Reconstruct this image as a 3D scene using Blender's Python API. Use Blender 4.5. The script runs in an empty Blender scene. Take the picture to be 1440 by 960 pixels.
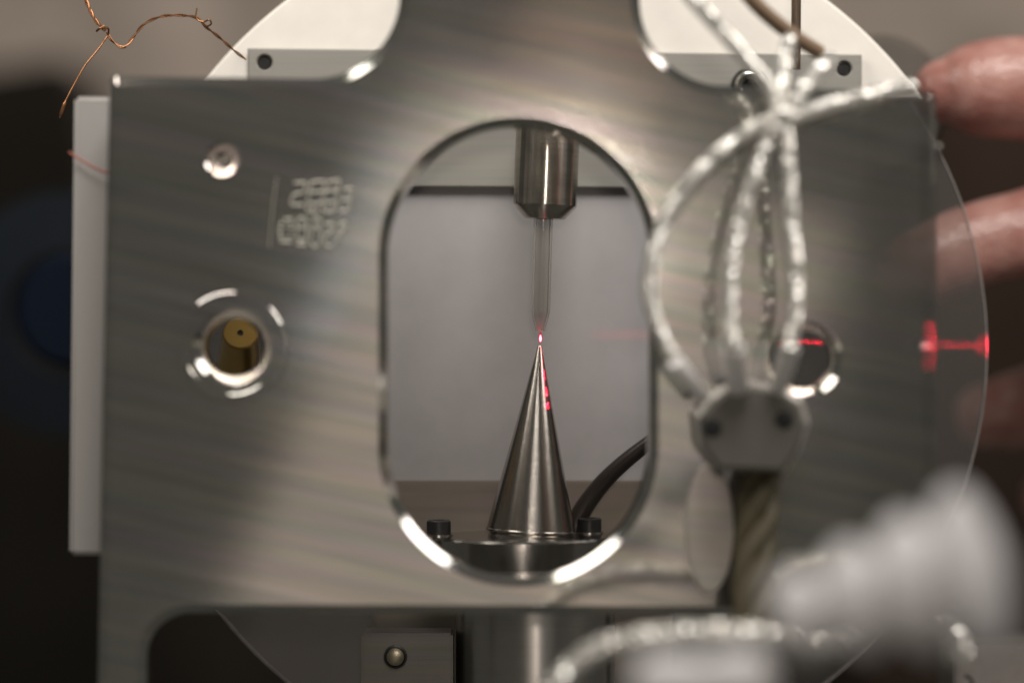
import bpy, bmesh, math, random
from mathutils import Vector, Matrix, Quaternion, noise as mnoise
random.seed(7)
R = math.radians
SC = bpy.context.scene
COL = SC.collection
# one Blender unit = one centimetre of the real set-up
SC.unit_settings.system = 'METRIC'
SC.unit_settings.scale_length = 0.01
SC.unit_settings.length_unit = 'CENTIMETERS'

# ------------------------------------------------------------------ camera
D = 40.0                                     # cm from the lens to the needle
cam = bpy.data.cameras.new('Camera')
cam.sensor_width = 22.3
cam.lens = 22.3 * D / 14.4
cam.clip_start = 1.0
cam.clip_end = 500
cam.dof.use_dof = True
cam.dof.focus_distance = D
APERTURE = 1.30                              # cm, diameter of the iris
cam.dof.aperture_fstop = cam.lens * 1e-3 / APERTURE
co = bpy.data.objects.new('Camera', cam)
co.location = (0, -D, 0)
co.rotation_euler = (R(90), 0, 0)
COL.objects.link(co)
SC.camera = co

# ------------------------------------------------------------------ room light
w = bpy.data.worlds.new('World'); SC.world = w; w.use_nodes = True
bg = w.node_tree.nodes['Background']
bg.inputs[0].default_value = (0.070, 0.067, 0.058, 1); bg.inputs[1].default_value = 1.0

def area(name, loc, target, sx, sy, power, color=(1, 1, 1), spread=180, roll=0):
    l = bpy.data.lights.new(name, 'AREA'); l.shape = 'RECTANGLE'
    l.size = sx; l.size_y = sy; l.energy = power; l.color = color; l.spread = R(spread)
    o = bpy.data.objects.new(name, l); COL.objects.link(o)
    o.location = loc
    q = (Vector(target) - Vector(loc)).to_track_quat('-Z', 'Y')
    o.rotation_mode = 'QUATERNION'
    o.rotation_quaternion = q @ Quaternion((0, 0, 1), R(roll))
    return o

area('bench_lamp_left', (-9.5, -6.3, 15.0), (-1, 1, 2), 9, 9, 1750, (1, .93, .84))
area('bench_lamp_right', (14.5, -6.3, 13.5), (2, 1, 2), 9, 9, 1850, (1, .93, .86))
area('band_light', (-1.6, -44, -8.0), (-1.6, 0, -8.0), 12.0, 28, 420, (1, .84, .71), roll=-21)  # added light; the plate mirrors it as the pale diagonal band
area('ceiling_lamp', (5, -30, 36), (3, -9, 0), 14, 14, 10000, (1, .95, .90))
area('camera_fill', (.8, -40.8, 3.0), (.2, 0, -.2), 1.8, 1.8, 1100, (1, .88, .78))  # added fill light beside the lens for front faces and board
area('band_edge_light', (-4.3, -44, 2.6), (-4.3, 0, 2.6), .5, 6.5, 8, (.88, .94, 1), roll=-23)  # added cool strip, mirrored as the band's left edge line
area('warm_sheen_light', (1.7, -44, 6.2), (1.7, 0, 6.2), 4.5, 7, 20, (1, .66, .48), roll=-18)  # added warm light, mirrored as sheen at the plate's upper centre
area('wall_fill', (6, 60, 60), (2, 125, 10), 30, 30, 60000, (1, .86, .74))  # added light that brightens the back wall

SC.view_settings.view_transform = 'Standard'
SC.view_settings.look = 'None'
SC.view_settings.exposure = 0
SC.view_settings.gamma = 1
SC.cycles.use_denoising = True
SC.cycles.max_bounces = 8
SC.cycles.transparent_max_bounces = 12
SC.cycles.sample_clamp_indirect = 6
SC.cycles.caustics_reflective = False
SC.cycles.caustics_refractive = False

# ------------------------------------------------------------------ helpers
def P(px, py, y=0.0):
    """world point at depth y that the photograph shows at pixel (px, py)"""
    s = (D + y) / D
    return Vector(((px - 720) / 100 * s, y, (480 - py) / 100 * s))

def S(px, y=0.0):
    return px / 100 * (D + y) / D

def mesh_obj(name, me, mat, parent=None):
    o = bpy.data.objects.new(name, me); COL.objects.link(o)
    if mat is not None:
        me.materials.clear(); me.materials.append(mat)
    if parent is not None:
        o.parent = parent
        base = parent.matrix_basis.translation.copy()
        if parent.parent is not None:
            base += parent.parent.matrix_basis.translation
        me.transform(Matrix.Translation(-base))
    return o

def thing(name, label, cat, loc, group=None):
    o = bpy.data.objects.new(name, None); COL.objects.link(o)
    o.empty_display_size = .2
    o.location = loc
    tag(o, label, cat, group)
    return o

def tag(o, label, cat, group=None):
    o['label'] = label; o['category'] = cat
    if group: o['group'] = group
    return o

def solo(name, me, mat, label, cat, group=None, kind=None):
    """a thing that is one mesh: its origin goes to the mesh's base"""
    n = len(me.vertices)
    xs = [v.co for v in me.vertices]
    c = Vector((sum(v.x for v in xs) / n, sum(v.y for v in xs) / n, min(v.z for v in xs)))
    me.transform(Matrix.Translation(-c))
    o = mesh_obj(name, me, mat); o.location = c
    if kind: o['kind'] = kind
    if label: tag(o, label, cat, group)
    return o

def from_bm(bm, smooth=True, angle=40):
    me = bpy.data.meshes.new('m'); bmesh.ops.recalc_face_normals(bm, faces=bm.faces)
    if smooth:
        for f in bm.faces: f.smooth = True
        for e in bm.edges:
            if len(e.link_faces) == 2 and e.calc_face_angle(0) > R(angle): e.smooth = False
    bm.to_mesh(me); bm.free()
    return me

def box(x0, x1, y0, y1, z0, z1, bevel=.04, seg=2):
    bm = bmesh.new()
    bmesh.ops.create_cube(bm, size=1)
    for v in bm.verts:
        v.co = Vector(((x0 + x1) / 2 + v.co.x * (x1 - x0), (y0 + y1) / 2 + v.co.y * (y1 - y0), (z0 + z1) / 2 + v.co.z * (z1 - z0)))
    if bevel: bmesh.ops.bevel(bm, geom=bm.edges[:], offset=bevel, segments=seg, affect='EDGES')
    return from_bm(bm)

def lathe(profile, base, up=(0, 0, 1), n=64, closed=False, angle=30):
    """profile [(radius, height)], turned round the axis 'up' through 'base'"""
    up = Vector(up).normalized()
    q = Vector((0, 0, 1)).rotation_difference(up)
    base = Vector(base)
    bm = bmesh.new(); rings = []
    for r, h in profile:
        if r < 1e-6:
            rings.append([bm.verts.new(base + q @ Vector((0, 0, h)))])
        else:
            rings.append([bm.verts.new(base + q @ Vector((r * math.cos(2 * math.pi * k / n), r * math.sin(2 * math.pi * k / n), h))) for k in range(n)])
    m = len(rings)
    for i in range(m if closed else m - 1):
        a, b = rings[i], rings[(i + 1) % m]
        for k in range(n):
            k2 = (k + 1) % n
            if len(a) == 1 and len(b) == 1: continue
            if len(a) == 1: bm.faces.new((a[0], b[k], b[k2]))
            elif len(b) == 1: bm.faces.new((a[k], a[k2], b[0]))
            else: bm.faces.new((a[k], a[k2], b[k2], b[k]))
    return from_bm(bm, True, angle)

def spline(pts, per=8):
    pts = [Vector(p) for p in pts]
    if len(pts) < 3: 
        return [pts[0].lerp(pts[-1], i / per) for i in range(per + 1)]
    ext = [2 * pts[0] - pts[1]] + pts + [2 * pts[-1] - pts[-2]]
    out = []
    for i in range(1, len(ext) - 2):
        p0, p1, p2, p3 = ext[i - 1:i + 3]
        for k in range(per):
            t = k / per
            out.append(.5 * ((2 * p1) + (p2 - p0) * t + (2 * p0 - 5 * p1 + 4 * p2 - p3) * t * t + (3 * p1 - p0 - 3 * p2 + p3) * t ** 3))
    out.append(pts[-1])
    return out

def frames(path):
    T = []
    for i in range(len(path)):
        a = path[max(0, i - 1)]; b = path[min(len(path) - 1, i + 1)]
        T.append((b - a).normalized())
    ref = Vector((0, 1, 0)) if abs(T[0].y) < .9 else Vector((1, 0, 0))
    N = [(ref - T[0] * ref.dot(T[0])).normalized()]
    for i in range(1, len(path)):
        n = N[-1] - T[i] * N[-1].dot(T[i]); N.append(n.normalized())
    return T, N, [t.cross(n) for t, n in zip(T, N)]

def tube_into(bm, path, rad, n=10, caps=True):
    T, N, B = frames(path); rings = []
    for i, p in enumerate(path):
        r = rad(i / (len(path) - 1)) if callable(rad) else rad
        rings.append([bm.verts.new(p + (N[i] * math.cos(2 * math.pi * k / n) + B[i] * math.sin(2 * math.pi * k / n)) * r) for k in range(n)])
    for a, b in zip(rings, rings[1:]):
        for k in range(n):
            bm.faces.new((a[k], a[(k + 1) % n], b[(k + 1) % n], b[k]))
    if caps:
        bm.faces.new(rings[0]); bm.faces.new(rings[-1])

def tube(path, rad, n=10):
    bm = bmesh.new(); tube_into(bm, path, rad, n); return from_bm(bm)

def resample(path, step):
    out = [path[0].copy()]; acc = 0; last = path[0]
    for p in path[1:]:
        seg = (p - last).length
        while acc + seg >= step and seg > 1e-9:
            t = (step - acc) / seg
            last = last.lerp(p, t); out.append(last.copy()); seg = (p - last).length; acc = 0
        acc += seg; last = p
    return out

def rope(pts, big, small, strands, pitch, n=6, loose=0):
    path = resample(spline(pts, 16), pitch / 9)
    T, N, B = frames(path)
    bm = bmesh.new()
    for s in range(strands):
        ph = 2 * math.pi * s / strands
        sub = []
        for i, p in enumerate(path):
            a = ph + 2 * math.pi * i / 9
            rr = big * (1 + loose * mnoise.noise(p * 2.2 + Vector((s * 7, 0, 0))))
            sub.append(p + (N[i] * math.cos(a) + B[i] * math.sin(a)) * rr)
        tube_into(bm, sub, small, n)
    return from_bm(bm)

def curve_plate(splines, y0, y1, chamfer, res=0):
    """flat plate cut from closed outlines (first the rim, then holes) lying in x-z, between depths y0 < y1"""
    cu = bpy.data.curves.new('c', 'CURVE'); cu.dimensions = '2D'; cu.fill_mode = 'BOTH'
    for pts in splines:
        sp = cu.splines.new('POLY'); sp.points.add(len(pts) - 1)
        for q, (x, z) in zip(sp.points, pts): q.co = (x, z, 0, 1)
        sp.use_cyclic_u = True
    cu.extrude = (y1 - y0) / 2 - chamfer
    cu.bevel_depth = chamfer; cu.bevel_resolution = res; cu.offset = -chamfer
    o = bpy.data.objects.new('c', cu); COL.objects.link(o)
    dg = bpy.context.evaluated_depsgraph_get()
    me = bpy.data.meshes.new_from_object(o.evaluated_get(dg))
    bpy.data.objects.remove(o)
    me.transform(Matrix.Translation((0, (y0 + y1) / 2, 0)) @ Matrix.Rotation(R(90), 4, 'X'))
    bm = bmesh.new(); bm.from_mesh(me); bpy.data.meshes.remove(me)
    bmesh.ops.remove_doubles(bm, verts=bm.verts, dist=1e-4)
    return from_bm(bm, True, 25)

def arc(cx, cy, r, a0, a1, n=24):
    """pixel arc, angles in degrees, 0 = right, 90 = down (image)"""
    return [(cx + r * math.cos(R(a0 + (a1 - a0) * k / n)), cy + r * math.sin(R(a0 + (a1 - a0) * k / n))) for k in range(n + 1)]

def xz(pts, y):
    return [(P(a, b, y).x, P(a, b, y).z) for a, b in pts]

# ------------------------------------------------------------------ materials
def new_mat(name):
    m = bpy.data.materials.new(name); m.use_nodes = True
    nt = m.node_tree
    return m, nt, nt.nodes['Principled BSDF']

def nd(nt, kind, **kw):
    n = nt.nodes.new(kind)
    for k, v in kw.items():
        if k in n.inputs: n.inputs[k].default_value = v
        else: setattr(n, k, v)
    return n

def plain(name, col, rough=.5, metal=0, bump=0, scale=20, vary=.12, spec=.5, stretch=(1, 1, 1), **extra):
    m, nt, b = new_mat(name)
    b.inputs['Roughness'].default_value = rough; b.inputs['Metallic'].default_value = metal
    b.inputs['Specular IOR Level'].default_value = spec
    tc = nd(nt, 'ShaderNodeTexCoord'); mp = nd(nt, 'ShaderNodeMapping'); mp.inputs['Scale'].default_value = stretch
    nt.links.new(tc.outputs['Object'], mp.inputs[0])
    nz = nd(nt, 'ShaderNodeTexNoise', Scale=scale, Detail=6.0, Roughness=.6)
    nt.links.new(mp.outputs[0], nz.inputs['Vector'])
    cr = nd(nt, 'ShaderNodeValToRGB')
    c = Vector(col)
    cr.color_ramp.elements[0].position = .3; cr.color_ramp.elements[1].position = .7
    cr.color_ramp.elements[0].color = (*(c * (1 - vary)), 1); cr.color_ramp.elements[1].color = (*(c * (1 + vary)), 1)
    nt.links.new(nz.outputs[0], cr.inputs[0]); nt.links.new(cr.outputs[0], b.inputs['Base Color'])
    rr = nd(nt, 'ShaderNodeMapRange'); rr.inputs['To Min'].default_value = max(.02, rough * .8); rr.inputs['To Max'].default_value = min(1, rough * 1.2)
    nt.links.new(nz.outputs[0], rr.inputs[0]); nt.links.new(rr.outputs[0], b.inputs['Roughness'])
    if bump:
        bp = nd(nt, 'ShaderNodeBump', Strength=bump, Distance=.02)
        nt.links.new(nz.outputs[0], bp.inputs['Height']); nt.links.new(bp.outputs[0], b.inputs['Normal'])
    for k, v in extra.items(): b.inputs[k.replace('_', ' ')].default_value = v
    return m

def brushed(name, col, rough, angle, fine=30, bump=.25, vary=.1, tint=.05):
    """flat metal with fine tool marks running in the x-z plane at 'angle' below horizontal"""
    m, nt, b = new_mat(name)
    b.inputs['Metallic'].default_value = 1
    tc = nd(nt, 'ShaderNodeTexCoord')
    mp = nd(nt, 'ShaderNodeMapping'); mp.inputs['Rotation'].default_value = (0, R(-angle), 0)
    nt.links.new(tc.outputs['Object'], mp.inputs[0])
    mp2 = nd(nt, 'ShaderNodeMapping'); mp2.inputs['Scale'].default_value = (.35, 1, fine)
    nt.links.new(mp.outputs[0], mp2.inputs[0])
    nz = nd(nt, 'ShaderNodeTexNoise', Scale=1.0, Detail=5.0, Roughness=.65)
    nt.links.new(mp2.outputs[0], nz.inputs['Vector'])
    mp3 = nd(nt, 'ShaderNodeMapping'); mp3.inputs['Scale'].default_value = (.25, 1, fine * .22)
    nt.links.new(mp.outputs[0], mp3.inputs[0])
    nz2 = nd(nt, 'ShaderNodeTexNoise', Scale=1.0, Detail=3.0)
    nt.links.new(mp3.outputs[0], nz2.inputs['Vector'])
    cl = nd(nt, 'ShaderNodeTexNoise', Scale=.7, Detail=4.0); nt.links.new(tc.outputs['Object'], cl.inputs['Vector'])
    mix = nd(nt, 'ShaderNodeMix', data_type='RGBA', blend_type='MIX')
    mix.inputs[0].default_value = tint  # colour noise painted in as a rainbow sheen along the tool marks
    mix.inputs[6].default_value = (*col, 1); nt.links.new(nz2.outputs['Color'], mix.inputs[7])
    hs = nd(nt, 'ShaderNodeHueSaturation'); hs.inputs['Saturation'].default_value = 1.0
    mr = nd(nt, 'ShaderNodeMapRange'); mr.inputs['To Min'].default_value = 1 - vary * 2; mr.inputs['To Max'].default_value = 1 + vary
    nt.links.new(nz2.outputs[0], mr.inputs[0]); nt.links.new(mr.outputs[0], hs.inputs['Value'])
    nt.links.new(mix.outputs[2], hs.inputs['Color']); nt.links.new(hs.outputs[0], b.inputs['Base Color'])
    rg = nd(nt, 'ShaderNodeMapRange'); rg.inputs['To Min'].default_value = rough * .75; rg.inputs['To Max'].default_value = rough * 1.3
    nt.links.new(cl.outputs[0], rg.inputs[0]); nt.links.new(rg.outputs[0], b.inputs['Roughness'])
    bp = nd(nt, 'ShaderNodeBump', Strength=bump, Distance=.01)
    nt.links.new(nz.outputs[0], bp.inputs['Height']); nt.links.new(bp.outputs[0], b.inputs['Normal'])
    return m

def turned(name, col, rough, aniso, axis, ring=40, bump=.1, vary=.12):
    """lathe-turned metal: tool marks run round the local axis"""
    m, nt, b = new_mat(name)
    b.inputs['Metallic'].default_value = 1
    b.inputs['Roughness'].default_value = rough
    b.inputs['Anisotropic'].default_value = aniso
    tg = nd(nt, 'ShaderNodeTangent', direction_type='RADIAL', axis=axis)
    nt.links.new(tg.outputs[0], b.inputs['Tangent'])
    b.inputs['Anisotropic Rotation'].default_value = .25
    tc = nd(nt, 'ShaderNodeTexCoord'); sp = nd(nt, 'ShaderNodeSeparateXYZ')
    nt.links.new(tc.outputs['Object'], sp.inputs[0])
    cb = nd(nt, 'ShaderNodeCombineXYZ')
    if axis == 'Z':
        ml = nd(nt, 'ShaderNodeMath', operation='MULTIPLY'); ml.inputs[1].default_value = ring
        nt.links.new(sp.outputs[2], ml.inputs[0]); nt.links.new(ml.outputs[0], cb.inputs[2])
        nt.links.new(sp.outputs[0], cb.inputs[0])
    else:                                      # flat disc facing y: marks follow the radius
        a = nd(nt, 'ShaderNodeCombineXYZ'); nt.links.new(sp.outputs[0], a.inputs[0]); nt.links.new(sp.outputs[2], a.inputs[2])
        ln = nd(nt, 'ShaderNodeVectorMath', operation='LENGTH'); nt.links.new(a.outputs[0], ln.inputs[0])
        ml = nd(nt, 'ShaderNodeMath', operation='MULTIPLY'); ml.inputs[1].default_value = ring
        nt.links.new(ln.outputs['Value'], ml.inputs[0]); nt.links.new(ml.outputs[0], cb.inputs[0])
    nz = nd(nt, 'ShaderNodeTexNoise', Scale=1.0, Detail=4.0, Roughness=.6)
    nt.links.new(cb.outputs[0], nz.inputs['Vector'])
    n2 = nd(nt, 'ShaderNodeTexNoise', Scale=3.0, Detail=5.0); nt.links.new(tc.outputs['Object'], n2.inputs['Vector'])
    ad = nd(nt, 'ShaderNodeMath', operation='ADD'); nt.links.new(nz.outputs[0], ad.inputs[0]); nt.links.new(n2.outputs[0], ad.inputs[1])
    mr = nd(nt, 'ShaderNodeMapRange'); mr.inputs['From Max'].default_value = 2
    mr.inputs['To Min'].default_value = 1 - vary * 2; mr.inputs['To Max'].default_value = 1 + vary
    nt.links.new(ad.outputs[0], mr.inputs[0])
    hs = nd(nt, 'ShaderNodeHueSaturation'); hs.inputs['Color'].default_value = (*col, 1)
    nt.links.new(mr.outputs[0], hs.inputs['Value']); nt.links.new(hs.outputs[0], b.inputs['Base Color'])
    bp = nd(nt, 'ShaderNodeBump', Strength=bump, Distance=.01)
    nt.links.new(nz.outputs[0], bp.inputs['Height']); nt.links.new(bp.outputs[0], b.inputs['Normal'])
    return m

M = {}
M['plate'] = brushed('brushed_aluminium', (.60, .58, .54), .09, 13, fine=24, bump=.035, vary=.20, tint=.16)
# right end of the plate made partly see-through so hand and laser show faintly
nt = M['plate'].node_tree; b = nt.nodes['Principled BSDF']; b.inputs['Metallic'].default_value = .94
tc = nd(nt, 'ShaderNodeTexCoord'); sp = nd(nt, 'ShaderNodeSeparateXYZ'); nt.links.new(tc.outputs['Object'], sp.inputs[0])
mr = nd(nt, 'ShaderNodeMapRange'); mr.interpolation_type = 'SMOOTHSTEP'
mr.inputs['From Min'].default_value = 9.3; mr.inputs['From Max'].default_value = 10.1; mr.inputs['To Max'].default_value = .50
nt.links.new(sp.outputs[0], mr.inputs[0])
tr = nd(nt, 'ShaderNodeBsdfTransparent'); mx = nd(nt, 'ShaderNodeMixShader')
nt.links.new(mr.outputs[0], mx.inputs[0]); nt.links.new(b.outputs[0], mx.inputs[1]); nt.links.new(tr.outputs[0], mx.inputs[2])
nt.links.new(mx.outputs[0], nt.nodes['Material Output'].inputs[0])
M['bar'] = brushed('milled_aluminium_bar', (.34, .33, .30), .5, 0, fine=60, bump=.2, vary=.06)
M['bar'].node_tree.nodes['Principled BSDF'].inputs['Metallic'].default_value = .4
M['disc'] = turned('turned_aluminium_face', (.97, .93, .86), .5, .5, 'Y', ring=60, bump=.5, vary=.08)
M['disc'].node_tree.nodes['Principled BSDF'].inputs['Metallic'].default_value = .1
M['steel'] = turned('turned_steel', (.50, .465, .42), .21, .85, 'Z', ring=90, bump=.2)
M['nozzle'] = turned('worn_steel_collet', (.58, .54, .48), .20, .85, 'Z', ring=30, bump=.14, vary=.4)
M['column'] = turned('turned_column', (.52, .50, .47), .30, .75, 'Z', ring=20, bump=.08)
M['flange'] = turned('polished_flange', (.50, .48, .45), .18, .6, 'Z', ring=60, bump=.06)
M['chrome'] = plain('bright_screw_steel', (.62, .60, .56), .18, 1, .1, 30)
M['dark_steel'] = plain('blackened_steel', (.028, .027, .026), .38, .2, .2, 40)
M['black'] = plain('black_recess', (.010, .010, .010), .7)
M['board'] = plain('matt_grey_board', (.42, .405, .41), .75, 0, .05, 1.5, .06)
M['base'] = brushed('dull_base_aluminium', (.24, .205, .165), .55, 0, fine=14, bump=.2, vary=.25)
M['base'].node_tree.nodes['Principled BSDF'].inputs['Metallic'].default_value = .5
M['teflon'] = plain('white_teflon', (.40, .385, .37), .5, 0, .03, 8, .02)
M['copper'] = plain('lacquered_copper', (.36, .17, .08), .38, .9, .1, 40)
M['redwire'] = plain('dull_red_enamel_wire', (.30, .08, .05), .4, .3)
M['brass'] = turned('old_brass', (.52, .34, .11), .28, .5, 'Z', ring=40, bump=.1)
M['tinned'] = plain('tinned_braid', (.93, .91, .86), .19, .66, .1, 30, .06)
M['ferrule'] = plain('white_ferrule', (.92, .90, .88), .4, 0, .05, 20, .05)
M['hub'] = plain('grey_hub_plastic', (.135, .128, .112), .6, 0, .1, 10, .06, spec=.2)
M['hubrim'] = plain('pale_hub_rim', (.40, .38, .35), .4, .2, .1, 10, .06)
M['olive'] = plain('olive_braided_cable', (.062, .050, .024), .6, 0, .5, 22, .5)
M['sleeve'] = plain('white_ribbed_plastic', (.70, .68, .69), .5, 0, .05, 6, .03)
M['cable'] = plain('dark_rubber_cable', (.035, .026, .021), .4, 0, .1, 30)
M['rod'] = plain('bronzed_tube', (.20, .15, .11), .3, .8, .1, 20, .2, stretch=(1, 1, .1))
M['browncable'] = plain('brown_cable', (.24, .16, .10), .5)
M['wall'] = plain('taupe_wall', (.31, .28, .255), .9, 0, 0, .09, .6, stretch=(1, 1, .6))
M['cabinet'] = plain('dark_cabinet', (.020, .018, .015), .8, 0, 0, .15, .35, spec=.1)
M['cabinet_brown'] = plain('brown_cabinet', (.040, .028, .022), .8, 0, 0, .15, .35, spec=.1)
M['bluering'] = plain('blue_grey_ring', (.013, .017, .023), .7, 0, 0, .5, .25, spec=.1)
M['bluecore'] = plain('dark_blue_core', (.004, .008, .018), .7, spec=.1)
M['housing'] = plain('taupe_housing', (.10, .085, .07), .6, 0, 0, 2, .15)
M['greyblock'] = plain('dull_grey_block', (.30, .27, .25), .6, .3, .1, 6, .08)
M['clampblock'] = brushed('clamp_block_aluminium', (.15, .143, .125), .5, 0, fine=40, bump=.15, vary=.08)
M['light_patch'] = brushed('painted_light_patch', (.66, .60, .53), .5, 4, fine=34, bump=.5, vary=.18, tint=.16)  # pale colour stands in for a patch of light on the plate
M['light_patch'].node_tree.nodes['Principled BSDF'].inputs['Metallic'].default_value = .35
M['stroke'] = plain('mirrored_lettering', (.54, .52, .45), .45, .4)

# skin
m, nt, b = new_mat('skin')
tc = nd(nt, 'ShaderNodeTexCoord')
nz = nd(nt, 'ShaderNodeTexNoise', Scale=1.6, Detail=5.0); nt.links.new(tc.outputs['Object'], nz.inputs['Vector'])
cr = nd(nt, 'ShaderNodeValToRGB')
cr.color_ramp.elements[0].position = .35; cr.color_ramp.elements[0].color = (.33, .145, .12, 1)
cr.color_ramp.elements[1].position = .68; cr.color_ramp.elements[1].color = (.47, .27, .23, 1)
nt.links.new(nz.outputs[0], cr.inputs[0]); nt.links.new(cr.outputs[0], b.inputs['Base Color'])
b.inputs['Roughness'].default_value = .24
b.inputs['Subsurface Weight'].default_value = .25
b.inputs['Subsurface Radius'].default_value = (.30, .10, .05)
b.inputs['Subsurface Scale'].default_value = .5
vz = nd(nt, 'ShaderNodeTexVoronoi', Scale=16.0); nt.links.new(tc.outputs['Object'], vz.inputs['Vector'])
nf = nd(nt, 'ShaderNodeTexNoise', Scale=7.0, Detail=6.0); nt.links.new(tc.outputs['Object'], nf.inputs['Vector'])
ad = nd(nt, 'ShaderNodeMath', operation='ADD'); nt.links.new(vz.outputs['Distance'], ad.inputs[0]); nt.links.new(nf.outputs[0], ad.inputs[1])
bp = nd(nt, 'ShaderNodeBump', Strength=.22, Distance=.05); nt.links.new(ad.outputs[0], bp.inputs['Height']); nt.links.new(bp.outputs[0], b.inputs['Normal'])
M['skin'] = m

# clear pane: passes light straight through, with a surface gloss and a trace of haze
m, nt, b = new_mat('clear_acrylic')
nt.nodes.remove(b)
out = nt.nodes['Material Output']
tr = nd(nt, 'ShaderNodeBsdfTransparent'); tr.inputs[0].default_value = (.93, .93, .92, 1)
gl = nd(nt, 'ShaderNodeBsdfGlossy'); gl.inputs['Roughness'].default_value = .06
df = nd(nt, 'ShaderNodeBsdfDiffuse'); df.inputs[0].default_value = (.42, .40, .39, 1)
m1 = nd(nt, 'ShaderNodeMixShader'); m1.inputs[0].default_value = .11
nt.links.new(tr.outputs[0], m1.inputs[1]); nt.links.new(df.outputs[0], m1.inputs[2])
fr = nd(nt, 'ShaderNodeFresnel', IOR=1.45)
m2 = nd(nt, 'ShaderNodeMixShader'); nt.links.new(fr.outputs[0], m2.inputs[0])
nt.links.new(m1.outputs[0], m2.inputs[1]); nt.links.new(gl.outputs[0], m2.inputs[2]); nt.links.new(m2.outputs[0], out.inputs[0])
M['acrylic'] = m
m, nt, b = new_mat('borosilicate_glass')
b.inputs['Transmission Weight'].default_value = 1; b.inputs['Roughness'].default_value = .0
b.inputs['IOR'].default_value = 1.47; b.inputs['Base Color'].default_value = (1, 1, 1, 1)
out = nt.nodes['Material Output']; tl = nd(nt, 'ShaderNodeBsdfDiffuse'); tl.inputs[0].default_value = (.85, .80, .70, 1)
mx = nd(nt, 'ShaderNodeMixShader'); mx.inputs[0].default_value = .24
nt.links.new(b.outputs[0], mx.inputs[1]); nt.links.new(tl.outputs[0], mx.inputs[2]); nt.links.new(mx.outputs[0], out.inputs[0])
M['glass'] = m
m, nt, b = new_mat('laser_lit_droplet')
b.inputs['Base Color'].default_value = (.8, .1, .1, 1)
b.inputs['Emission Color'].default_value = (1, .10, .14, 1); b.inputs['Emission Strength'].default_value = 22  # laser light on the droplet is put in as emission
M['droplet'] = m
m, nt, b = new_mat('droplet_glow')
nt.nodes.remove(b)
em = nd(nt, 'ShaderNodeEmission', Color=(1, .03, .08, 1), Strength=.55); tr = nd(nt, 'ShaderNodeBsdfTransparent'); mx = nd(nt, 'ShaderNodeMixShader')  # red halo round the droplet, made as a see-through emissive shell
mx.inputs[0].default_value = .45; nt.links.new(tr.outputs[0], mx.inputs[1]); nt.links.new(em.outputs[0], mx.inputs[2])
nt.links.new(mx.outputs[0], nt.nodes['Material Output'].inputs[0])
M['halo'] = m

# ------------------------------------------------------------------ background
YW = 130
c0 = P(-500, 1500, YW); c1 = P(1950, -600, YW)
o = mesh_obj('wall', box(c0.x, c1.x, YW, YW + 2, c0.z, c1.z, 0), M['wall']); o['kind'] = 'structure'

def px_box(name, x0, x1, y0, y1, d0, d1, mat, label, cat, bevel=.05):
    a = P(x0, y1, d0); c = P(x1, y0, d0)
    return solo(name, box(a.x, c.x, d0, d1, a.z, c.z, bevel), mat, label, cat)

lc = px_box('equipment_cabinet', -420, 305, 118, 1400, 70, 80, M['cabinet'], 'dark blurred cabinet behind the white slab at the left', 'cabinet', .5)
lc.rotation_euler = (0, R(-9), 0)
px_box('equipment_cabinet', 1215, 1900, 108, 1400, 76, 86, M['cabinet'], 'dark blurred cabinet behind the fingers at the right', 'cabinet', .5).data.materials[0] = M['cabinet_brown']
px_box('equipment_cabinet', 130, 1215, 250, 1400, 90, 96, M['cabinet'], 'dark cabinet behind the clear disc under the needle', 'cabinet', .5)

t = thing('round_flange', 'blurred blue-grey round flange with a dark blue centre left of the white slab', 'flange', P(95, 610, 16))
mesh_obj('ring', lathe([(S(86, 16), .2), (S(172, 16), 0), (S(172, 16), -.8), (S(86, 16), -.8)], P(100, 440, 16), (0, -1, 0), 64, True), M['bluering'], t)
mesh_obj('core', lathe([(0, .1), (S(70, 8), .1), (S(80, 8), 0), (S(80, 8), -.7), (0, -.7)], P(104, 437, 8), (0, -1, 0), 64), M['bluecore'], t)

solo('round_housing', lathe([(0, 0), (S(98, 5) - .1, 0), (S(98, 5), -.1), (S(98, 5), -2), (0, -2)], P(1238, 146, 5), (0, -1, 0), 64), M['housing'],
     'taupe round housing behind the bright half disc and the upper fingertip', 'housing')

# ------------------------------------------------------------------ discs behind the needle
YS = 1.56
cx, cy, rr = 783, 502, 630
a0 = math.degrees(math.asin((140 - cy) / rr))
pts = arc(cx, cy, rr, 180 - a0, 360 + a0, 96)
me = curve_plate([xz(pts, YS)], YS, YS + .34, .04)
cc = P(cx, cy, YS)
me.transform(Matrix.Translation(-cc))
o = mesh_obj('half_disc', me, M['disc']); o.location = cc
tag(o, 'bright turned aluminium half disc glaring white behind the top bar', 'disc')

YG = 2.0
cg = P(785, 490, YG); rg = S(605, YG)
t = thing('clear_disc', 'large clear acrylic disc with a thin bright rim behind the front plate', 'disc', cg - Vector((0, 0, rg)))
mesh_obj('pane', lathe([(0, .08), (rg - .022, .08), (rg - .022, -.08), (0, -.08)], cg + Vector((0, .12, 0)), (0, -1, 0), 160), M['acrylic'], t)
mesh_obj('rim', lathe([(rg - .02, .085), (rg - .010, .09), (rg, .06), (rg, -.08), (rg - .02, -.08)], cg + Vector((0, .12, 0)), (0, -1, 0), 160, True),
         plain('polished_rim', (.42, .39, .38), .25, 0, 0, 4, .2), t)
a = P(1318, 205, 1.86)
solo('rim_clip', box(a.x - .07, a.x + .10, 1.84, 1.98, a.z - .07, a.z + .07, .03), M['chrome'],
     'tiny bright metal clip on the disc rim below the upper fingertip', 'clip')

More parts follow.
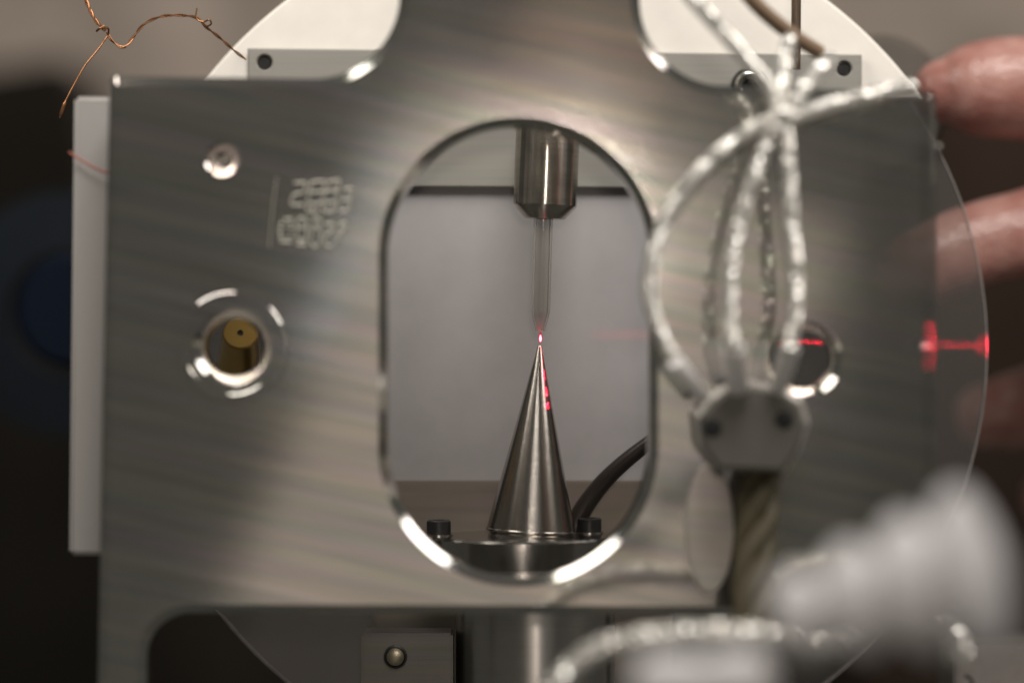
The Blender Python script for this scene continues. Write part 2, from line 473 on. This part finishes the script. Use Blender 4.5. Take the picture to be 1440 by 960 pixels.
# matt board, top bar, base block
px_box('backing_board', 528, 930, 236, 690, 1.54, 1.80, M['board'], 'plain matt grey board behind the glass capillary and needle', 'board', .03)
px_box('base_block', 525, 945, 676, 1010, 1.36, 1.52, M['base'], 'dull brownish metal block behind the needle base, below the grey board', 'block', .03)

t = thing('mounting_bar', 'horizontal grey aluminium bar with screw holes behind the top of the front plate', 'bar', P(780, 262, 1.40))
YB = 1.40
rim = xz([(348, 68), (1212, 77), (1212, 266), (348, 262)], YB)
hl = []
for hx, hy, hr in ((372, 88, 10.5), (1187, 97, 10.5)):
    hl.append(xz(arc(hx, hy, hr, 0, 360 * 31 / 32, 31), YB))
bar = mesh_obj('bar_body', curve_plate([rim] + hl, YB, YB + .13, .022), M['bar'], t)
def hex_socket(c, r, depth, up=(0, -1, 0)):
    return lathe([(0, -depth), (r, -depth), (r, 0.004), (0, .004)], c, up, 6)
for hx, hy in ((372, 88), (1187, 97)):
    c = P(hx, hy, YB + .06)
    s = mesh_obj('set_screw', lathe([(0, -.02), (.045, -.02), (.045, .0), (.085, .0), (.100, -.03), (.100, -.06), (0, -.06)], c, (0, -1, 0), 24), M['dark_steel'], t)
    mesh_obj('hex_socket', hex_socket(c + Vector((0, -.006, 0)), .05, .01), M['black'], s)
for hx, hy in ((1055, 122), (512, 116)):
    c = P(hx, hy, YB - .02)
    s = mesh_obj('cap_screw', lathe([(.135, -.02), (.135, .10), (.19, .12), (.215, .11), (.235, .07), (.235, -.04), (.135, -.04)], c, (0, -1, 0), 40, True), M['chrome'], t)
    mesh_obj('hex_socket', lathe([(0, 0), (.135, .0), (.135, -.03), (0, -.03)], c, (0, -1, 0), 6), M['black'], s)
    mesh_obj('washer', lathe([(.22, .0), (.265, .03), (.28, .0)], c + Vector((0, .005, 0)), (0, -1, 0), 40, True), M['dark_steel'], s)

# ------------------------------------------------------------------ needle, nozzle, capillary
UP = (.040, 0, 1)
t = thing('collet', 'steel collet holding the glass capillary above the needle', 'collet', P(765, 308))
nz_b = P(765.5, 308)
mesh_obj('collet_body', lathe([(.12, .05), (.135, 0), (.285, 0), (.30, .012), (.435, .165), (.45, .19), (.45, 1.9), (.12, 1.9)], Vector((0, 0, 0)) + nz_b, UP, 96, True, 12), M['nozzle'], t)
hc = P(724.5, 243) + Vector((.035, -.10, 0))
mesh_obj('side_hole', lathe([(0, .02), (.045, .02), (.06, 0), (.06, -.1), (0, -.1)], hc, (-.95, -.30, 0), 20), M['black'], t)

prof_o = [(.138, 1.75), (.138, .28), (.134, .255), (.124, .22), (.072, .03), (.068, .0)]
prof_i = [(.040, .0), (.043, .03), (.080, .22), (.088, .255), (.092, .28), (.092, 1.75)]
solo('capillary', lathe(prof_o + prof_i, P(759.5, 465), (.028, 0, 1), 64, True, 60), M['glass'],
     'clear glass capillary tapering to a tip above the needle', 'capillary')

t = thing('needle', 'pointed polished steel cone standing on the round flange', 'needle', P(746, 753))
nb = P(746, 753)
mesh_obj('cone', lathe([(0, .05), (.60, .05), (.632, .06), (.632, .085), (.620, .10), (.032, 2.655), (.022, 2.675), (0, 2.68)], nb, (.049, 0, 1), 128, False, 20), M['steel'], t)
mesh_obj('collar', lathe([(0, -.02), (.60, -.02), (.60, .025), (.585, .045), (0, .045)], nb, (.049, 0, 1), 96), M['chrome'], t)

def drop(wx, hz, c):
    d = bmesh.new(); bmesh.ops.create_uvsphere(d, u_segments=20, v_segments=14, radius=1)
    for v in d.verts:
        k = v.co.z; wdt = wx * (1 - .45 * max(0, k)); v.co = Vector((v.co.x * wdt, v.co.y * wdt, k * hz)) + c
    return from_bm(d)
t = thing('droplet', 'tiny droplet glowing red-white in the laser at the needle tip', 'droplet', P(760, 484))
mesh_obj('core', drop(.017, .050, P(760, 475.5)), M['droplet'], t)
mesh_obj('halo', drop(.032, .085, P(760, 474)), M['halo'], t)
pl = bpy.data.lights.new('laser_scatter', 'POINT'); pl.energy = 1.0; pl.color = (1, .03, .08); pl.shadow_soft_size = .02
po = bpy.data.objects.new('laser_scatter', pl); po.location = P(760, 474) + Vector((0, -.12, .0)); COL.objects.link(po)

# flange with black screws
t = thing('flange', 'thick polished round flange carrying the needle', 'flange', P(735, 800))
fb = P(733, 797); fb.z = P(733, 796).z
mesh_obj('flange_body', lathe([(0, 0), (1.22, 0), (1.26, .03), (1.26, .40), (1.23, .43), (0, .43)], fb, (0, 0, 1), 128), M['flange'], t)
for sx, sy in ((617, .05), (829, .55), (735, 1.0)):
    c = Vector((P(sx, 0, sy).x, sy, fb.z + .43))
    s = mesh_obj('cap_screw', lathe([(0, 0), (.15, 0), (.17, .02), (.17, .20), (.15, .22), (.09, .22), (.09, .10), (0, .10)], c, (0, 0, 1), 32), M['dark_steel'], t)
    mesh_obj('washer', lathe([(0, .0), (.20, .0), (.20, .02), (0, .02)], c, (0, 0, 1), 32), M['chrome'], s)

solo('column', lathe([(0, 0), (1.12, 0), (1.12, 5.0), (1.05, 5.06), (0, 5.06)], Vector((P(753, 0).x, .1, fb.z - 5.2)), (0, 0, 1), 128), M['column'],
     'turned steel column below the front plate under the flange', 'column')
solo('support_neck', lathe([(0, 0), (.8, 0), (.8, .2), (0, .2)], Vector((fb.x, .05, fb.z - .17)), (0, 0, 1), 64), M['dark_steel'],
     'dark round neck between the flange and the column', 'neck')

t = thing('clamp_block', 'small square aluminium block with one screw beside the column', 'block', P(572, 1000, -.3))
a = P(508, 1010, -.3); c = P(637, 890, -.3)
mesh_obj('block_body', box(a.x, c.x, -.3, .5, a.z, c.z, .03), M['clampblock'], t)
c = P(556, 923, -.32)
s = mesh_obj('screw', lathe([(0, .05), (.075, .05), (.12, .035), (.14, .0), (.14, -.05), (0, -.05)], c, (0, -1, 0), 32), plain('dull_brass_screw', (.30, .27, .20), .3, .9), t)
mesh_obj('washer', lathe([(.14, -.02), (.14, .02), (.165, .01), (.165, -.02)], c, (0, -1, 0), 32, True), M['dark_steel'], s)

# brass fitting seen through the hole
t = thing('brass_fitting', 'brass fitting with a pinhole seen through the left hole of the front plate', 'fitting', P(336, 545, .6))
f0 = P(338, 468, -.9); f1 = P(333, 560, .9)
ax = (f0 - f1).normalized(); L = (f0 - f1).length
mesh_obj('body', lathe([(0, 0), (.36, 0), (.36, L * .35), (.30, L * .42), (.245, L - .03), (.225, L), (.045, L), (.045, L - .15), (0, L - .15)], f1, ax, 48), M['brass'], t)
mesh_obj('pinhole', lathe([(0, 0), (.043, 0), (.043, -.02), (0, -.02)], f0 + ax * -.02, ax, 20), M['black'], t)

# ------------------------------------------------------------------ white slab, wires
a = P(97, 780, -2.2); c = P(175, 135, -2.2)
me = box(a.x, c.x, -2.2, -.7, a.z, c.z, .05, 3)
me.transform(Matrix.Translation(a) @ Matrix.Rotation(R(.6), 4, 'Y') @ Matrix.Translation(-a))
solo('plastic_slab', me, M['teflon'], 'tall white plastic slab along the left edge of the front plate', 'slab')

t = thing('copper_wire', 'twisted bare copper wire branching above the white slab', 'wire', P(85, 165, .4))
mesh_obj('strand', rope([P(112, -30, .5), P(122, 3, .5), P(134, 28, .45), P(150, 45, .4)], .016, .014, 2, .30), M['copper'], t)
mesh_obj('strand', rope([P(150, 45, .4), P(158, 58, .4), P(174, 67, .45), P(188, 52, .5), P(202, 35, .5), P(225, 24, .5), P(250, 22, .5), P(275, 25, .5), P(292, 40, .6), P(312, 56, .7), P(330, 72, .8), P(350, 87, .86)], .012, .011, 2, .42, loose=.5), M['copper'], t)
mesh_obj('strand', tube(spline([P(152, 50, .4), P(138, 70, .35), P(120, 92, .3), P(105, 118, .25), P(92, 143, .2), P(84, 166, .2)]), lambda s: .012 + (.014 if s > .82 and s < .97 else 0), 8), M['copper'], t)
mesh_obj('stray_end', tube(spline([P(146, 36, .4), P(136, 44, .3), P(141, 40, .2), P(152, 40, .3), P(152, 50, .4)]), .014, 8), M['copper'], t)
mesh_obj('stray_end', tube(spline([P(277, 12, .5), P(276, 26, .5), P(286, 31, .5), P(294, 28, .45), P(297, 34, .5), P(290, 38, .55)]), .012, 8), M['copper'], t)
solo('thin_wire', tube(spline([P(97, 214, -2.25), P(115, 226, -2.3), P(135, 237, -2.33), P(158, 246, -2.36)]), .014, 8), M['redwire'],
     'thin dull red wire crossing the white slab', 'wire')

# ------------------------------------------------------------------ front plate
YF, YFB = -3.4, -2.6
outline = arc(164, 119, 12, 180, 270, 6) + [(300, 108), (440, 110)] + arc(440, -12, 122, 90, 0, 28)[1:] + [(562, -75), (901, -75)] \
    + arc(1022, -2, 122, 180, 90, 28) + [(1170, 125)] + arc(1306, 140, 12, 270, 360, 6) + [(1320, 500), (1322, 868), (800, 864)] \
    + arc(268, 925, 63, 270, 180, 16) + [(203, 1020), (135, 1020), (143, 560)]
oval = arc(729, 361, 184, 180, 360, 40) + arc(729, 628, 184, 0, 180, 40)
holes = [arc(312, 224, 11, 0, 360 * 31 / 32, 31), arc(326, 488, 41, 0, 360 * 47 / 48, 47), arc(1131, 505, 41, 0, 360 * 47 / 48, 47)]
t = thing('front_plate', 'large brushed aluminium plate with an oval window in front of the needle', 'plate', P(170, 960, YF))
mesh_obj('plate_body', curve_plate([xz(q, YF) for q in [outline, oval] + holes], YF, YFB, .12), M['plate'], t)
c = P(326, 488, YF)
mesh_obj('ring_mark', lathe([(.60, 0), (.615, .012), (.70, .012), (.715, 0)], c, (0, -1, 0), 64), M['plate'], t)
def stroke(chains, name='mirrored_mark', parent=None, r=.016):
    bm = bmesh.new()
    for ch in chains:
        pts = [P(360 + x / 4.8, 160 + y / 4.8, YF - .006) for x, y in ch]
        tube_into(bm, pts if len(pts) < 3 else spline(pts, 4), r, 6)
    return mesh_obj(name, from_bm(bm), M['stroke'], parent)
glyphs = [  # lettering reflected in the plate, built as pale raised strokes
    [[(258, 468), (330, 466), (338, 490), (322, 528), (262, 545), (243, 575), (243, 612), (322, 616)]],
    [[(372, 475), (380, 462), (458, 460), (456, 530), (445, 598), (352, 604), (360, 530), (372, 475)], [(364, 530), (456, 526)], [(345, 612), (346, 655), (360, 662), (422, 660)]],
    [[(480, 462), (548, 450), (560, 460), (550, 520), (545, 600), (535, 652), (460, 656), (450, 600), (470, 526), (550, 520)], [(460, 600), (540, 600)]],
    [[(595, 512), (640, 506), (650, 515), (640, 580), (628, 648), (565, 656)], [(580, 580), (640, 578)]],
    [[(190, 712), (245, 708)], [(160, 742), (185, 742)], [(222, 740), (245, 738)], [(152, 772), (178, 772)], [(218, 772), (245, 770)], [(152, 802), (175, 802)], [(155, 832), (180, 832)], [(215, 832), (240, 830)], [(165, 862), (240, 866)]],
    [[(306, 700), (335, 715), (347, 770), (340, 830), (310, 860), (280, 840), (270, 780), (280, 720), (306, 700)], [(280, 770), (335, 768)], [(275, 884), (340, 884)]],
    [[(380, 716), (428, 708), (434, 740), (428, 765)], [(405, 762), (432, 790), (438, 840), (415, 890), (390, 895), (370, 860), (372, 800), (390, 765), (405, 762)]],
    [[(465, 746), (522, 744), (522, 785), (480, 812), (462, 850), (470, 885), (512, 895)]],
    [[(562, 746), (602, 742), (598, 785), (562, 815), (550, 880)]],
    [[(140, 430), (122, 560), (104, 730), (90, 900)]],
]
for g in glyphs:
    for ch in (g if len(g) > 4 else [None]): stroke(g if ch is None else [ch], parent=t, r=.007 if g is glyphs[-1] else .016)

# ------------------------------------------------------------------ hub, braids
YH = -4.6
t = thing('wire_hub', 'dull grey angular hub with two dark holes where the braided wires meet the plate', 'hub', P(1058, 665, YH))
pts = [(985, 588), (1000, 566), (1022, 550), (1058, 541), (1096, 549), (1124, 566), (1134, 596), (1122, 634), (1100, 664), (1010, 660), (990, 630)]
big = [(1058 + (x - 1058) * 1.07, 599 + (y - 601) * 1.08) for x, y in pts]
mesh_obj('hub_face', curve_plate([xz(pts, YH)], YH, YH + .6, .05), M['hub'], t)
mesh_obj('hub_rim', curve_plate([xz(big, YH + .3)], YH + .3, YF - .02, .06), M['hubrim'], t)
for hx, hy in ((1002, 602), (1103, 590)):
    mesh_obj('hole', lathe([(0, .01), (.10, .01), (.12, 0), (.12, -.1), (0, -.1)], P(hx, hy, YH), (0, -1, 0), 24), M['black'], t)
solo('fat_cable', rope([P(1072, 645, -4.1), P(1066, 720, -4.2), P(1060, 790, -4.4), P(1058, 870, -4.8), P(1062, 990, -5.2)], .15, .13, 4, 2.2, 8, .2), M['olive'],
     'fat dark olive cable hanging down from the grey hub', 'cable')
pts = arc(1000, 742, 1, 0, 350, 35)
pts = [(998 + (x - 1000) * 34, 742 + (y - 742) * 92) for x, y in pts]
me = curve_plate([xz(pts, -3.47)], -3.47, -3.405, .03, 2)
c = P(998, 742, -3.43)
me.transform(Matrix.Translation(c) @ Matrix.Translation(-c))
solo('oval_light_patch', me, M['light_patch'], 'pale oval painted as a patch of light on the plate left of the olive cable', 'light_patch')

YR = -5.2
def braid(pts, label, ferrule=None, big=.060, small=.040, pitch=.24, group='braided wires meeting at the knot'):
    pts = [P(*q) if len(q) == 3 else P(q[0], q[1], YR) for q in pts]
    lo = min(pts, key=lambda q: q.z)
    t = thing('braided_wire', label, 'wire', lo, group)
    mesh_obj('braid', rope(pts, big, small, 4, pitch, loose=.3), M['tinned'], t)
    if ferrule:
        p0, p1, wd, yf = ferrule
        a, b_ = P(*p0, yf), P(*p1, yf + .5); r = S(wd, yf) / 2; h = (b_ - a).length
        mesh_obj('ferrule', lathe([(0, 0), (r * .8, 0), (r, .04), (r, h - .04), (r * .85, h), (0, h)], a, b_ - a, 24), M['ferrule'], t)
    return t
braid([(1098, 165), (1082, 125), (1060, 95), (1020, 48), (975, -2), (940, -50)], 'braided silver wire rising up-left from the knot out of frame')
braid([(1098, 168), (1100, 125, -5.0), (1105, 85, -4.6), (1110, 55, -4.1)], 'short braided silver wire rising straight up from the knot')
braid([(1100, 166), (1125, 132), (1148, 105, -4.9), (1168, 84, -4.5)], 'short braided silver wire slanting up-right from the knot towards the bar hole')
braid([(1103, 170), (1160, 150, -5.0), (1215, 136, -4.7), (1285, 121, -4.4)], 'braided silver wire running right from the knot to the upper fingertip')
braid([(1097, 164), (1045, 190), (990, 235), (945, 295), (918, 360), (914, 420), (930, 470), (955, 515)], 'longest braided silver wire bowing left from the knot round to the hub', ((950, 508), (990, 560), 24, -5.3))
braid([(1092, 170), (1072, 215), (1046, 290), (1029, 370), (1026, 440), (1031, 490, -5.3)], 'braided silver wire dropping from the knot to the middle ferrule of the hub', ((1031, 486), (1038, 546), 33, -5.2))
braid([(1102, 170), (1108, 230), (1112, 310), (1119, 400), (1116, 450), (1109, 495, -5.3)], 'rightmost braided silver wire dropping from the knot to the hub past the round hole', ((1111, 486), (1094, 546), 29, -5.2))
solo('knot', rope([P(1090, 150, YR), P(1106, 160, YR - .12), P(1108, 178, YR), P(1092, 182, YR - .14), P(1086, 166, YR), P(1100, 156, YR - .1), P(1104, 172, YR)], .03, .03, 3, .26), M['tinned'],
     'small knot of wire tying the braided silver wires together', 'knot')

# rod and cables
solo('thin_tube', tube([P(1120, -60, -.6), P(1119.5, 20, -.6), P(1119, 98, -.6)], .068, 20), M['rod'], 'thin brown metal tube coming straight down in front of the top bar', 'tube')
solo('brown_cable', tube(spline([P(1020, -50, -3.6), P(1062, 5, -3.5), P(1112, 48, -3.2), P(1152, 74, -2.9)]), .10, 14), M['browncable'],
     'blurred brown cable slanting down-right past the thin tube', 'cable')
solo('dark_cable', tube(spline([P(800, 770, .75), P(815, 725, .75), P(838, 690, .7), P(866, 660, .6), P(905, 628, .5), P(960, 590, .4)]), lambda s: .15 - .055 * s, 18), M['cable'],
     'dark curved cable rising to the right behind the needle', 'cable')
# grey block, bottom right
t = thing('grey_block', 'dull grey block with a black scratch in the bottom right corner', 'block', P(1440, 1010, 3.2))
a = P(1343, 1020, 3.2); c = P(1520, 906, 3.2)
mesh_obj('block_body', box(a.x, c.x, 3.2, 5.0, a.z, c.z, .05), M['greyblock'], t)
mesh_obj('scratch', tube(spline([P(1356, 949, 3.2), P(1364, 952, 3.2), P(1367, 960, 3.2), P(1366, 975, 3.2)]), .022, 6), M['black'], t)

# ------------------------------------------------------------------ hand behind the clear disc
def capsule_chain(bm, pts, radii, n=20, per=8):
    """a tapered finger: round tip, ring sections along a smooth path"""
    path = spline(pts, per); m = len(path) - 1
    def rad(s):
        k = s * (len(radii) - 1); i = min(int(k), len(radii) - 2); f = k - i
        f = f * f * (3 - 2 * f)
        return radii[i] * (1 - f) + radii[i + 1] * f
    T, N, B = frames(path); rings = []
    r0 = rad(0)
    for j in range(6):                                   # round tip
        a = math.pi / 2 * (1 - j / 6)
        rings.append((path[0] - T[0] * r0 * math.sin(a) * .95, r0 * math.cos(a) + .01, 0))
    for i, p in enumerate(path): rings.append((p, rad(i / m), i))
    vs = []
    for c, r, i in rings:
        vs.append([bm.verts.new(c + (N[i] * math.cos(2 * math.pi * k / n) * .92 + B[i] * math.sin(2 * math.pi * k / n)) * r) for k in range(n)])
    for x, y in zip(vs, vs[1:]):
        for k in range(n): bm.faces.new((x[k], x[(k + 1) % n], y[(k + 1) % n], y[k]))
    bm.faces.new(vs[0]); bm.faces.new(vs[-1])

bm = bmesh.new()
YP = 3.8
capsule_chain(bm, [P(1326, 128, YP), P(1370, 126, YP), P(1440, 124, YP + .1), P(1530, 134, YP + .5), P(1630, 170, YP + .9), P(1750, 250, YP + 1.2)], [.50, .64, .72, .77, .80, .82, .83, .80, .83, .86, .9, .95, 1.0])
capsule_chain(bm, [P(1238, 412, YP), P(1318, 366, YP + .1), P(1420, 333, YP + .3), P(1540, 325, YP + .7), P(1750, 350, YP + 1.3)], [.42, .62, .66, .68, .80, .86, 1.0])
capsule_chain(bm, [P(1385, 585, YP + 5), P(1440, 575, YP + 5), P(1540, 545, YP + 4), P(1640, 500, YP + 2.0), P(1770, 450, YP + 1.5)], [.55, .66, .70, .72, .80, .86, 1.0])
capsule_chain(bm, [P(1470, 700, YP + 6.2), P(1510, 690, YP + 6.2), P(1580, 650, YP + 5), P(1660, 600, YP + 2.6), P(1780, 540, YP + 1.6)], [.45, .55, .58, .60, .68, .75, .9])
capsule_chain(bm, [P(1500, 470, YP - 2.4), P(1580, 500, YP - 2.2), P(1700, 540, YP - 1.4), P(1850, 560, YP), P(1950, 500, YP + 1.0)], [.6, .80, .86, .9, 1.0, 1.2, 1.4])
for k in range(5):                                       # palm
    yy = 250 + k * 75
    capsule_chain(bm, [P(1700, yy, YP + 1.3), P(1830, yy + 8, YP + 1.6), P(1980, 400 + (yy - 400) * .7, YP + 1.8), P(2150, 400 + (yy - 400) * .5, YP + 1.8)], [1.0, 1.15, 1.2, 1.2, 1.2])
capsule_chain(bm, [P(2050, 400, YP + 1.8), P(2250, 410, YP + 1.8), P(2600, 430, YP + 2)], [1.9, 1.9, 2.1, 2.4])
me = from_bm(bm)
o = bpy.data.objects.new('h', me); COL.objects.link(o)
md = o.modifiers.new('r', 'REMESH'); md.mode = 'VOXEL'; md.voxel_size = .085
ms = o.modifiers.new('s', 'SMOOTH'); ms.factor = .5; ms.iterations = 5
dg = bpy.context.evaluated_depsgraph_get()
me2 = bpy.data.meshes.new_from_object(o.evaluated_get(dg))
bpy.data.objects.remove(o)
for p in me2.polygons: p.use_smooth = True
t = thing('hand', 'bare hand with two fingertips touching the right edge of the clear disc', 'hand', P(1500, 420, YP))
mesh_obj('hand_body', me2, M['skin'], t)

# ------------------------------------------------------------------ near, blurred things
def ribbed(p0, p1, r0, r1, ribs, y0, y1, depth=.2):
    a, b_ = P(*p0, y0), P(*p1, y1); L = (b_ - a).length
    prof = [(0, 0)]
    n = ribs * 12
    for i in range(n + 1):
        s = i / n
        base = (r0 + (r1 - r0) * s)
        e = min(1, (s / .06)) ** .5 if s < .06 else (min(1, (1 - s) / .10) ** .5 if s > .9 else 1)
        prof.append((max(.01, base * e * (1 - depth + depth * abs(math.sin(math.pi * ribs * s)))), L * s))
    prof.append((0, L))
    return a, b_, prof
a, b_, prof = ribbed((1085, 872), (1412, 792), .33, .80, 4, -14.4, -15.4, .55)
solo('ribbed_sleeve', lathe(prof, a, b_ - a, 48, False, 80), M['sleeve'], 'large white ribbed plastic sleeve, very blurred, near the bottom right corner', 'sleeve')
a, b_, prof = ribbed((890, 965), (1090, 960), .30, .34, 2, -13.5, -14, .2)
solo('ribbed_sleeve', lathe(prof, a, b_ - a, 48, False, 80), M['sleeve'], 'smaller white blurred plastic sleeve cut off by the bottom edge under the braid', 'sleeve')
YN = -7.6
pts = [(760, 990), (795, 945), (835, 915), (885, 900), (950, 892), (1015, 890), (1080, 896), (1150, 910), (1195, 902), (1235, 884), (1285, 872), (1330, 888), (1352, 930)]
me = rope([P(x, y, YN) for x, y in pts], .090, .055, 4, .44, loose=.35)
solo('braided_cable', me, M['tinned'], 'thick shiny braided cable lying across the bottom right under the white sleeve', 'cable')

# ------------------------------------------------------------------ laser light coming in from the right
for z0, z1 in ((-.08, -.30), (-.38, -.56), (-.65, -.76), (-.85, -.94)):
    zc = (z0 + z1) / 2
    area('laser_beam_needle', (2.15, -.16, zc), (0, -.16, zc), .35, z0 - z1, 20 * (z0 - z1), (1, .01, .04), spread=.5)
RED = (1, .01, .04)
area('laser_beam_disc', (10, -6, -.04), (6.66, 2.04, -.05), .66, .03, .8, RED, spread=1)     # thin line beside the plate
area('laser_beam_rim', (10, -6, -.04), (7.03, 2.04, -.05), .04, .30, 1.0, RED, spread=1)       # spot on the disc rim
for hz, pw in ((.74, 1.6), (.56, 2), (.38, 2)):                                                  # upright bar where the beam meets the disc behind the plate's end
    area('laser_beam_bar', (10, -6, -.05), (6.22, 2.04, -.05), .06, hz, pw, RED, spread=.4)
area('laser_beam_hole', (5.3, -1.2, -.01), (4.34, 2.04, -.01), .72, .035, 1.2, RED, spread=1)  # line seen in the round hole
area('laser_beam_board', (4.6, -1.0, .10), (1.62, 1.54, .10), .55, .08, .05, RED, spread=3)     # faint streak beside the tip
area('laser_beam_board', (-4.4, -1.0, .08), (-1.70, 1.54, .08), .30, .07, .02, RED, spread=3)
